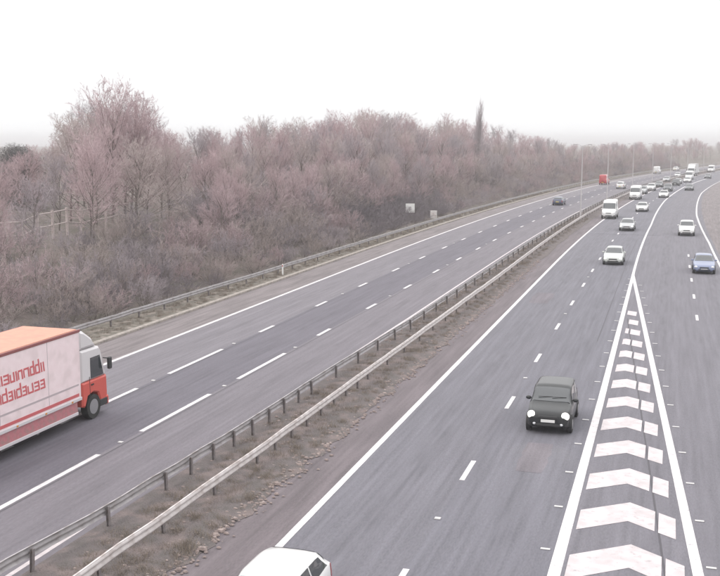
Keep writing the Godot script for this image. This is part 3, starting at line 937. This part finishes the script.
func build_roadside():
	# post and rail fence half sunk in scrub on top of the bank
	var t := thing("timber_fence", "pale timber post and rail fence running through scrub on the bank", "fence", Vector3(-45.5, ground_y(-45.5, 60.0), -58.0))
	var post := rounded_box(0.085, 1.12, 0.085, 0.015)
	var prev := Vector3.ZERO
	for k in 14:
		var s := 52.5 + 2.2 * k
		var x := -44.6 - 0.07 * (s - 52.0)
		var p := Vector3(x, ground_y(x, s) + 1.15, -s)
		part("post", post, M.timber, t, p - t.position)
		if k > 0:
			for h in [0.95, -0.05]:
				var g := Geo.new()
				g.cone(prev + Vector3(0, h, 0) - t.position, p + Vector3(0, h, 0) - t.position, 0.055, 0.055, 6)
				part("rail", g.done(), M.timber, t)
		prev = p
	# small square sign facing the traffic
	t = thing("marker_sign", "small square white sign on a post before the dark undergrowth", "sign", rp(135.0, -34.6, ground_y(-34.6, 135.0)), 0.25)
	part("post", rounded_box(0.04, 0.75, 0.04, 0.008), M.post, t, Vector3(0, 0.7, 0))
	part("panel", rounded_box(0.62, 0.62, 0.02, 0.012), M.plate, t, Vector3(0, 1.75, 0.04))
	part("symbol", rounded_box(0.2, 0.2, 0.006, 0.003), M.column, t, Vector3(0, 1.75, 0.066))
	# roadside cabinet
	t = thing("roadside_cabinet", "squat white roadside cabinet beside the crash barrier below the bank", "cabinet", rp(139.0, -32.3, 0.1), 0.2)
	part("plinth", rounded_box(0.5, 0.1, 0.35, 0.02), M.kerb, t, Vector3(0, 0.1, 0))
	part("body", rounded_box(0.45, 0.5, 0.3, 0.03), M.plate, t, Vector3(0, 0.7, 0))
	part("lid", rounded_box(0.48, 0.03, 0.33, 0.01), M.steel_pale, t, Vector3(0, 1.23, 0))
	part("door", rounded_box(0.4, 0.42, 0.01, 0.004), M.steel_pale, t, Vector3(0, 0.7, 0.305))
	# marker post by the verge
	t = thing("marker_post", "short white marker post standing behind the verge kerb", "marker post", rp(77.0, -30.2, 0.05))
	part("shaft", rounded_box(0.06, 0.45, 0.04, 0.015), M.plate, t, Vector3(0, 0.45, 0))
	part("reflector", rounded_box(0.035, 0.07, 0.006, 0.002), M.tail, t, Vector3(0, 0.75, 0.044))

# how high the belt of trees stands, by the direction it is seen in from the mast: [tangent x1000 right of the camera axis, rise x1000 above eye level]
const CREST := [[-352, -9], [-308, -4], [-296, 14], [-282, 33], [-252, 50], [-218, 44], [-198, 20], [-158, 13], [-119, 22], [-60, 28], [10, 30], [70, 26], [110, 24], [140, 13], [180, 11], [208, 0], [260, 2], [330, -1], [360, -3]]
func crest(p: Vector3) -> float:
	var yaw := atan2(0.3089, 1.0101)
	var f := -p.x * sin(yaw) - p.z * cos(yaw)
	var l := p.x * cos(yaw) - p.z * sin(yaw)
	return 10.8 + lerp_table(CREST, l / f * 1000.0) * 0.001 * f
func stretch(s: float, what: String) -> String:
	var lead := "leafless " + what
	if s < 75.0: return lead + " in the thicket about the timber fence"
	if s < 112.0: return lead + " on the bank between timber fence and evergreen bushes"
	if s < 150.0: return lead + " on the bank above the small square sign"
	if s < 240.0: return lead + " on the bank between the sign and the red van"
	return lead + " on the bank round the bend past the red van"
func build_trees():
	var protos := []
	# [kind name, wood, twig material]
	var defs := [
		["bare_tree", bare_tree(11, 10.0, 1.0, 0.10, 24, [8, 7, 5], 0.14), M.twig_pink, 10.0],
		["bare_tree", bare_tree(12, 10.0, 0.9, 0.14, 24, [8, 7, 5], 0.14), M.twig_grey, 10.0],
		["bare_tree", bare_tree(13, 10.0, 1.1, 0.06, 24, [8, 7, 5], 0.14), M.twig_tan, 10.0],
		["bare_tree", bare_tree(14, 10.0, 1.0, 0.12, 26, [8, 7, 5], 0.14), M.twig_pink, 10.0],
		["bare_tree", bare_tree(15, 10.0, 0.30, 0.35, 26, [6, 5, 4], 0.12), M.twig_grey, 10.0]]
	var roots := []
	for d in defs:
		roots.append([d[1].limbs.done(true), d[1].twigs.done(false), d[2]])
	var shrubs := []
	for d in [[21, 3.2, 15, [6, 6, 4], 1.0, M.scrub_grey], [22, 3.2, 17, [6, 6, 4], 1.2, M.scrub_brown], [23, 3.2, 14, [6, 6, 4], 0.8, M.scrub_pink], [24, 2.6, 18, [6, 6, 4], 1.35, M.twig_dark]]:
		var w := bare_shrub(d[0], d[1], d[2], d[3], d[4])
		shrubs.append([w.limbs.done(true), w.twigs.done(false), d[5]])
	var ever := []
	for k in 2: ever.append(leafy(31 + k, 1.0, 0.40, 26000, 0.010).done(false))
	var r := RandomNumberGenerator.new(); r.seed = 99
	var first_of := {}
	var put_tree := func(kind: int, x: float, s: float, h: float, label: String, group: String):
		var y := ground_y(x, s)
		var p := rp(s, x, y - 0.05)
		var k := h / 10.0
		var t := thing("bare_tree", label, "tree", p, r.randf() * TAU, group)
		t.scale = Vector3(k * r.randf_range(0.9, 1.15), k, k * r.randf_range(0.9, 1.15))
		if kind == 4: t.scale = Vector3(k * 0.55, k, k * 0.55)
		part("trunk", roots[kind][0], M.bark, t)
		part("crown", roots[kind][1], roots[kind][2], t)
	# the tall tree that stands out of the skyline
	put_tree.call(0, -50.0, 84.0, 13.4, "tallest bare tree rising above the timber fence", "")
	put_tree.call(3, -52.0, 92.0, 12.6, "bare tree crowding the shoulder of the tallest tree on the bank", "")
	for row in 5:
		var s := 44.0 + row * 2.0
		while s < 560.0:
			var x: float = [-40.5, -45.0, -50.0, -56.0, -64.0][row] + r.randf_range(-1.8, 1.8)
			var most := crest(rp(s, x)) - ground_y(x, s)
			var h: float = most * [0.58, 0.76, 0.90, 0.96, 0.98][row] * r.randf_range(0.84, 1.07)
			if row == 0: h = minf(h, 6.5)
			var kind := r.randi() % 4
			if (s < 60.0 and row < 2) or (s < 84.0 and row == 0) or (row == 4 and s > 300.0):
				s += 5.0
				continue
			put_tree.call(kind, x, s + r.randf_range(-1.0, 1.0), h, stretch(s, "tree"), stretch(s, "tree").replace("tree ", "trees "))
			s += [3.6, 4.4, 5.0, 6.0, 7.0][row] * (1.0 if s < 200.0 else 2.1) * r.randf_range(0.8, 1.25)
	for q in [[-46.5, 227.0, 16.0], [-47.5, 231.0, 15.2]]:
		put_tree.call(4, q[0], q[1], q[2], "slender upright tree of the pair poking above the wooded skyline", "pair of slender trees on the skyline")
	# far side of the bend and the right-hand verge
	for k in 26:
		var s := r.randf_range(380.0, 760.0)
		put_tree.call(r.randi() % 4, r.randf_range(14.0, 40.0), s, r.randf_range(7.0, 10.0), "leafless tree beyond the slip road verge", "bare trees beyond the slip road")
	for k in 40:
		var s := r.randf_range(560.0, 860.0)
		put_tree.call(r.randi() % 4, r.randf_range(-70.0, -38.0), s, r.randf_range(7.0, 10.0), "leafless tree on the far bend of the motorway", "bare trees on the far bend")
	for k in 22:
		var s := r.randf_range(95.0, 170.0)
		var x := r.randf_range(-125.0, -74.0)
		put_tree.call(r.randi() % 4, x, s, (crest(rp(s, x)) - ground_y(x, s)) * r.randf_range(0.85, 1.0), "leafless tree standing far back behind the timber fence", "bare trees far behind the fence")
	# scrub on the bank's slope
	var put_shrub := func(kind: int, x: float, s: float, h: float):
		var t := thing("bare_shrub", stretch(s, "shrub"), "shrub", rp(s, x, ground_y(x, s) - 0.05), r.randf() * TAU, stretch(s, "shrub").replace("shrub ", "shrubs "))
		t.scale = Vector3.ONE * (h / 3.2)
		part("stem", shrubs[kind][0], M.bark, t)
		part("crown", shrubs[kind][1], shrubs[kind][2], t)
	var rest := [[], [], [], []]
	var count := 0
	for row in 5:
		var s := 40.0 + row
		while s < 470.0:
			var x: float = [-33.4, -35.2, -37.2, -39.4, -42.6][row] + r.randf_range(-0.8, 0.8)
			var h: float = [1.8, 2.5, 3.1, 3.6, 4.0][row] * r.randf_range(0.75, 1.25)
			if s < 84.0 and row > 2: h *= 0.68
			var kind := r.randi() % 4
			if s > 112.0 and s < 150.0 and row < 3: kind = 3
			if s < 150.0 and count < 280:
				put_shrub.call(kind, x, s, h); count += 1
			else: rest[kind].append([x, s, h])
			s += (1.75 + 0.25 * row) * r.randf_range(0.75, 1.25) * (1.0 if s < 150.0 else 1.7)
	for k in 4:
		var mm := MultiMesh.new()
		mm.transform_format = MultiMesh.TRANSFORM_3D
		mm.mesh = shrubs[k][1]
		mm.instance_count = rest[k].size()
		for i in rest[k].size():
			var q: Array = rest[k][i]
			mm.set_instance_transform(i, Transform3D(Basis(Vector3.UP, r.randf() * TAU).scaled(Vector3.ONE * (q[2] / 3.2)), rp(q[1], q[0], ground_y(q[0], q[1]) - 0.05)))
		var mi := MultiMeshInstance3D.new()
		mi.name = numbered("undergrowth"); mi.multimesh = mm; mi.material_override = shrubs[k][2]
		mi.set_meta("kind", "stuff")
		tag(mi, ["distant greyish brushwood", "distant tan brushwood", "distant pinkish brushwood", "distant dark brushwood"][k] + " on the bank past the small sign", "undergrowth")
		add_child(mi)
	# evergreens: dark lumps in the thicket and on the skyline
	for q in [[-36.0, 112.0, 1.5, 1.9], [-37.0, 116.5, 1.9, 1.8], [-36.2, 122.0, 1.6, 1.9], [-38.2, 127.0, 2.2, 1.7], [-38.0, 139.0, 1.9, 1.8], [-35.6, 97.0, 1.3, 1.9]]:
		var t := thing("evergreen_bush", "dark evergreen bush in the shaded hollow of the bank", "bush", rp(q[1], q[0], ground_y(q[0], q[1]) - 0.1), r.randf() * TAU, "evergreen bushes in the hollow")
		t.scale = Vector3(q[2] * q[3], q[2], q[2] * q[3])
		part("foliage", ever[r.randi() % 2], M.leaf_dark, t)
	for q in [[-66.0, 94.0, 5.8], [-70.0, 98.0, 6.0], [-75.0, 104.0, 6.2]]:
		var t := thing("evergreen_tree", "dull dark evergreen tree showing above scrub at the left edge", "tree", rp(q[1], q[0], ground_y(q[0], q[1]) - 0.1), r.randf() * TAU, "evergreen trees at the left edge")
		t.scale = Vector3.ONE * q[2]
		part("crown", ever[r.randi() % 2], M.leaf_dark, t)
		var g := Geo.new()
		g.cone(Vector3.ZERO, Vector3(0, 0.75, 0), 0.025, 0.008, 7)
		part("trunk", g.done(true), M.bark, t)

func build_traffic():
	# red and white box lorry leaving the camera
	var pink := mottled(Color(0.78, 0.66, 0.68), Color(0.75, 0.62, 0.64), Color(0.68, 0.57, 0.58), 3.0, 12, 0.0, 0.4)
	var red := flat(0.52, 0.09, 0.07, 0.4)
	var look := {"length": 8.2, "height": 3.72, "box": pink, "roof": mottled(Color(0.52, 0.25, 0.18), Color(0.54, 0.28, 0.20), Color(0.49, 0.24, 0.18), 2.6, 14, 0.0, 0.6), "rail": flat(0.22, 0.07, 0.07, 0.5), "skirt": mottled(Color(0.46, 0.18, 0.20), Color(0.40, 0.15, 0.17), Color(0.34, 0.19, 0.19), 1.4, 13, 0.0, 0.5), "guard": flat(0.55, 0.52, 0.54, 0.45), "cab_low": red, "cab_high": flat(0.56, 0.54, 0.55, 0.4), "bumper": red}
	var t := lorry("box_lorry", "red and pale pink box lorry with red lettering on its side", Vector3(-22.62, 0.012, -35.1), 0.0, look)
	# lettering: two rows of heavy red strokes, too blurred to read, and a grey stripe
	var ink := flat(0.50, 0.11, 0.12, 0.5)
	var grey := flat(0.42, 0.36, 0.38, 0.5)
	var amber := flat(0.55, 0.22, 0.03, 0.4)
	for sx in [-1.0, 1.0]:
		var r := RandomNumberGenerator.new(); r.seed = 8
		for row in 2:
			var y := 2.80 - row * 0.62
			var z := 4.3
			while z < 9.6:
				var w := r.randf_range(0.19, 0.28)
				var xo: float = sx * 1.252
				var shape := r.randi() % 5
				var tall := 0.26 if shape == 0 else 0.18
				part("lettering", rounded_box(0.004, tall, 0.04, 0.001), ink, t, Vector3(xo, y + tall - 0.18, z), Vector3(0.12, 0, 0))
				if shape == 4: z += 0.14; continue
				if shape != 3: part("lettering", rounded_box(0.004, 0.14, 0.036, 0.001), ink, t, Vector3(xo, y - 0.02, z + w), Vector3(0.12, 0, 0))
				if shape != 1: part("lettering", rounded_box(0.004, 0.034, w * 0.5 + 0.02, 0.001), ink, t, Vector3(sx * 1.2535, y + 0.14, z + w * 0.5))
				if shape != 2: part("lettering", rounded_box(0.004, 0.034, w * 0.5 + 0.02, 0.001), ink, t, Vector3(sx * 1.2535, y - 0.145, z + w * 0.5))
				if shape == 3: part("lettering", rounded_box(0.004, 0.03, w * 0.5, 0.001), ink, t, Vector3(sx * 1.2535, y, z + w * 0.5))
				z += w + 0.11
		for k in 5: part("marker_lamp", rounded_box(0.01, 0.03, 0.05, 0.004), amber, t, Vector3(sx * 1.275, 1.04, 2.6 + k * 1.7))
		part("panel_seam", rounded_box(0.003, 1.22, 0.012, 0.001), grey, t, Vector3(sx * 1.2515, 2.42, 4.05))
		part("panel_seam", rounded_box(0.003, 1.22, 0.012, 0.001), grey, t, Vector3(sx * 1.2515, 2.42, 6.9))
		part("stripe", rounded_box(0.004, 0.035, 3.9, 0.001), grey, t, Vector3(sx * 1.252, 1.62, 6.0))
		part("stripe", rounded_box(0.004, 0.06, 3.9, 0.001), ink, t, Vector3(sx * 1.252, 1.22, 6.0))
	var g1 := "cars coming towards the camera"
	var g2 := "vehicles driving away from the camera"
	var white := paint(0.64, 0.64, 0.64)
	var silver := paint(0.34, 0.35, 0.36)
	var black := paint(0.018, 0.02, 0.022)
	black.clearcoat = 0.5; black.metallic_specular = 0.35
	var dark := paint(0.06, 0.065, 0.075)
	var blue := paint(0.16, 0.19, 0.30)
	var navy := paint(0.05, 0.06, 0.11)
	var redp := paint(0.42, 0.04, 0.05)
	var bc := add_car("black_car", "hatch", "black hatchback with lit headlights beside the white chevrons", "car", black, 38.9, -4.0, true, true, g1)
	for sx in [-0.55, 0.55]:
		var l := SpotLight3D.new()
		l.name = "headlight_beam"
		bc.add_child(l, true)
		l.position = Vector3(sx, 0.68, -1.95); l.rotation_degrees = Vector3(-4, 0, 0)
		l.light_energy = 1.5; l.spot_angle = 30.0; l.spot_range = 40.0; l.light_size = 0.08; l.light_color = Color(1, 0.97, 0.9); l.shadow_enabled = true
	add_car("white_car", "family", "white car at the bottom edge of the picture, cut off by it", "car", white, 19.5, -8.1, true, false, g1)
	add_car("white_car", "family", "pale silver car coming on alone behind the black hatchback", "car", paint(0.46, 0.48, 0.46), 94.2, -4.6, true, true, g1)
	add_car("white_van", "van", "white van in the lane beside the central reservation", "van", white, 151.5, -8.2, true, false, g1)
	add_car("silver_car", "saloon", "silver saloon beside and ahead of the white van", "car", silver, 131.0, -4.9, true, true, g1)
	add_car("white_car", "saloon", "white saloon next behind the silver saloon", "car", white, 168.0, -4.1, true, false, g1)
	add_car("white_van", "van", "second white van farther back, half way to the bend", "van", white, 204.0, -6.3, true, false, g1)
	add_car("white_car", "family", "white car in the nearside lane abreast of the second white van", "car", white, 212.0, -1.1, true, true, g1)
	add_car("dark_car", "tall", "dark car next behind the white car abreast of the van", "car", dark, 240.0, -0.4, true, false, g1)
	add_car("white_car", "tall", "white tall car overtaking the dark car near the bend", "car", white, 242.0, -4.1, true, false, g1)
	add_car("silver_car", "family", "small silver car in the queue just before the lorry", "car", silver, 285.0, 2.0, true, false, g1)
	add_car("white_van", "van", "white van directly in front of the far white lorry", "van", white, 318.0, 5.4, true, false, g1)
	add_car("dark_car", "saloon", "dark car entering the top of the slip road", "car", dark, 246.0, 4.3, true, false, g1)
	add_car("dark_car", "family", "dark car at the right end of the far queue", "car", dark, 330.0, 11.0, true, false, g1)
	add_car("silver_car", "saloon", "silver car in the outer lane at the far bend", "car", silver, 300.0, -1.0, true, false, g1)
	add_car("white_car", "tall", "white car descending the slip road near its edge line", "car", white, 126.0, 2.1, true, true, g1)
	add_car("blue_car", "family", "blue grey car on the slip road cut by the picture edge", "car", blue, 90.0, 3.0, true, false, g1)
	add_car("silver_car", "tall", "silver tall car tucked behind the second white van", "car", silver, 226.0, -5.6, true, false, g1)
	add_car("dark_car", "family", "dark car behind the white tall car near the bend", "car", dark, 262.0, -2.6, true, false, g1)
	add_car("white_car", "saloon", "white saloon two places ahead of the far white lorry", "car", white, 296.0, 4.6, true, true, g1)
	add_car("black_car", "tall", "black tall car in the middle of the far queue", "car", black, 272.0, 1.4, true, false, g1)
	add_car("white_car", "hatch", "white hatchback in the outer lane alongside the far lorry", "car", white, 338.0, 2.2, true, false, g1)
	add_car("silver_car", "hatch", "silver hatchback behind the far white lorry", "car", silver, 384.0, 9.0, true, false, g1)
	add_car("white_van", "van", "white van last in the queue behind the far lorry", "van", white, 402.0, 14.5, true, false, g1)
	add_car("black_car", "family", "black car approaching beside the farthest lamp column", "car", black, 372.0, 6.0, true, false, g1)
	lorry("white_lorry", "tall white lorry heading the far queue at the bend", Vector3(6.4, 0.012, -352.0), heading(352.0) + PI, {"length": 7.6, "height": 3.9, "box": white, "roof": white, "rail": M.column, "skirt": M.black_trim, "guard": M.column, "cab_low": white, "cab_high": white, "bumper": M.black_trim})
	add_car("navy_car", "family", "navy blue car driving away near the first lamp column", "car", navy, 181.0, -18.6, false, false, g2)
	add_car("white_car", "tall", "white car driving away close to the central barrier", "car", white, 250.0, -11.2, false, false, g2)
	add_car("red_van", "van", "red van driving away below the bare trees", "van", redp, 274.0, -16.6, false, false, g2)
	add_car("white_van", "van", "white van driving away round the far bend", "van", white, 376.0, -4.6, false, false, g2)
	add_car("white_car", "tall", "white car driving away ahead of the far van", "car", white, 418.0, 2.0, false, false, g2)
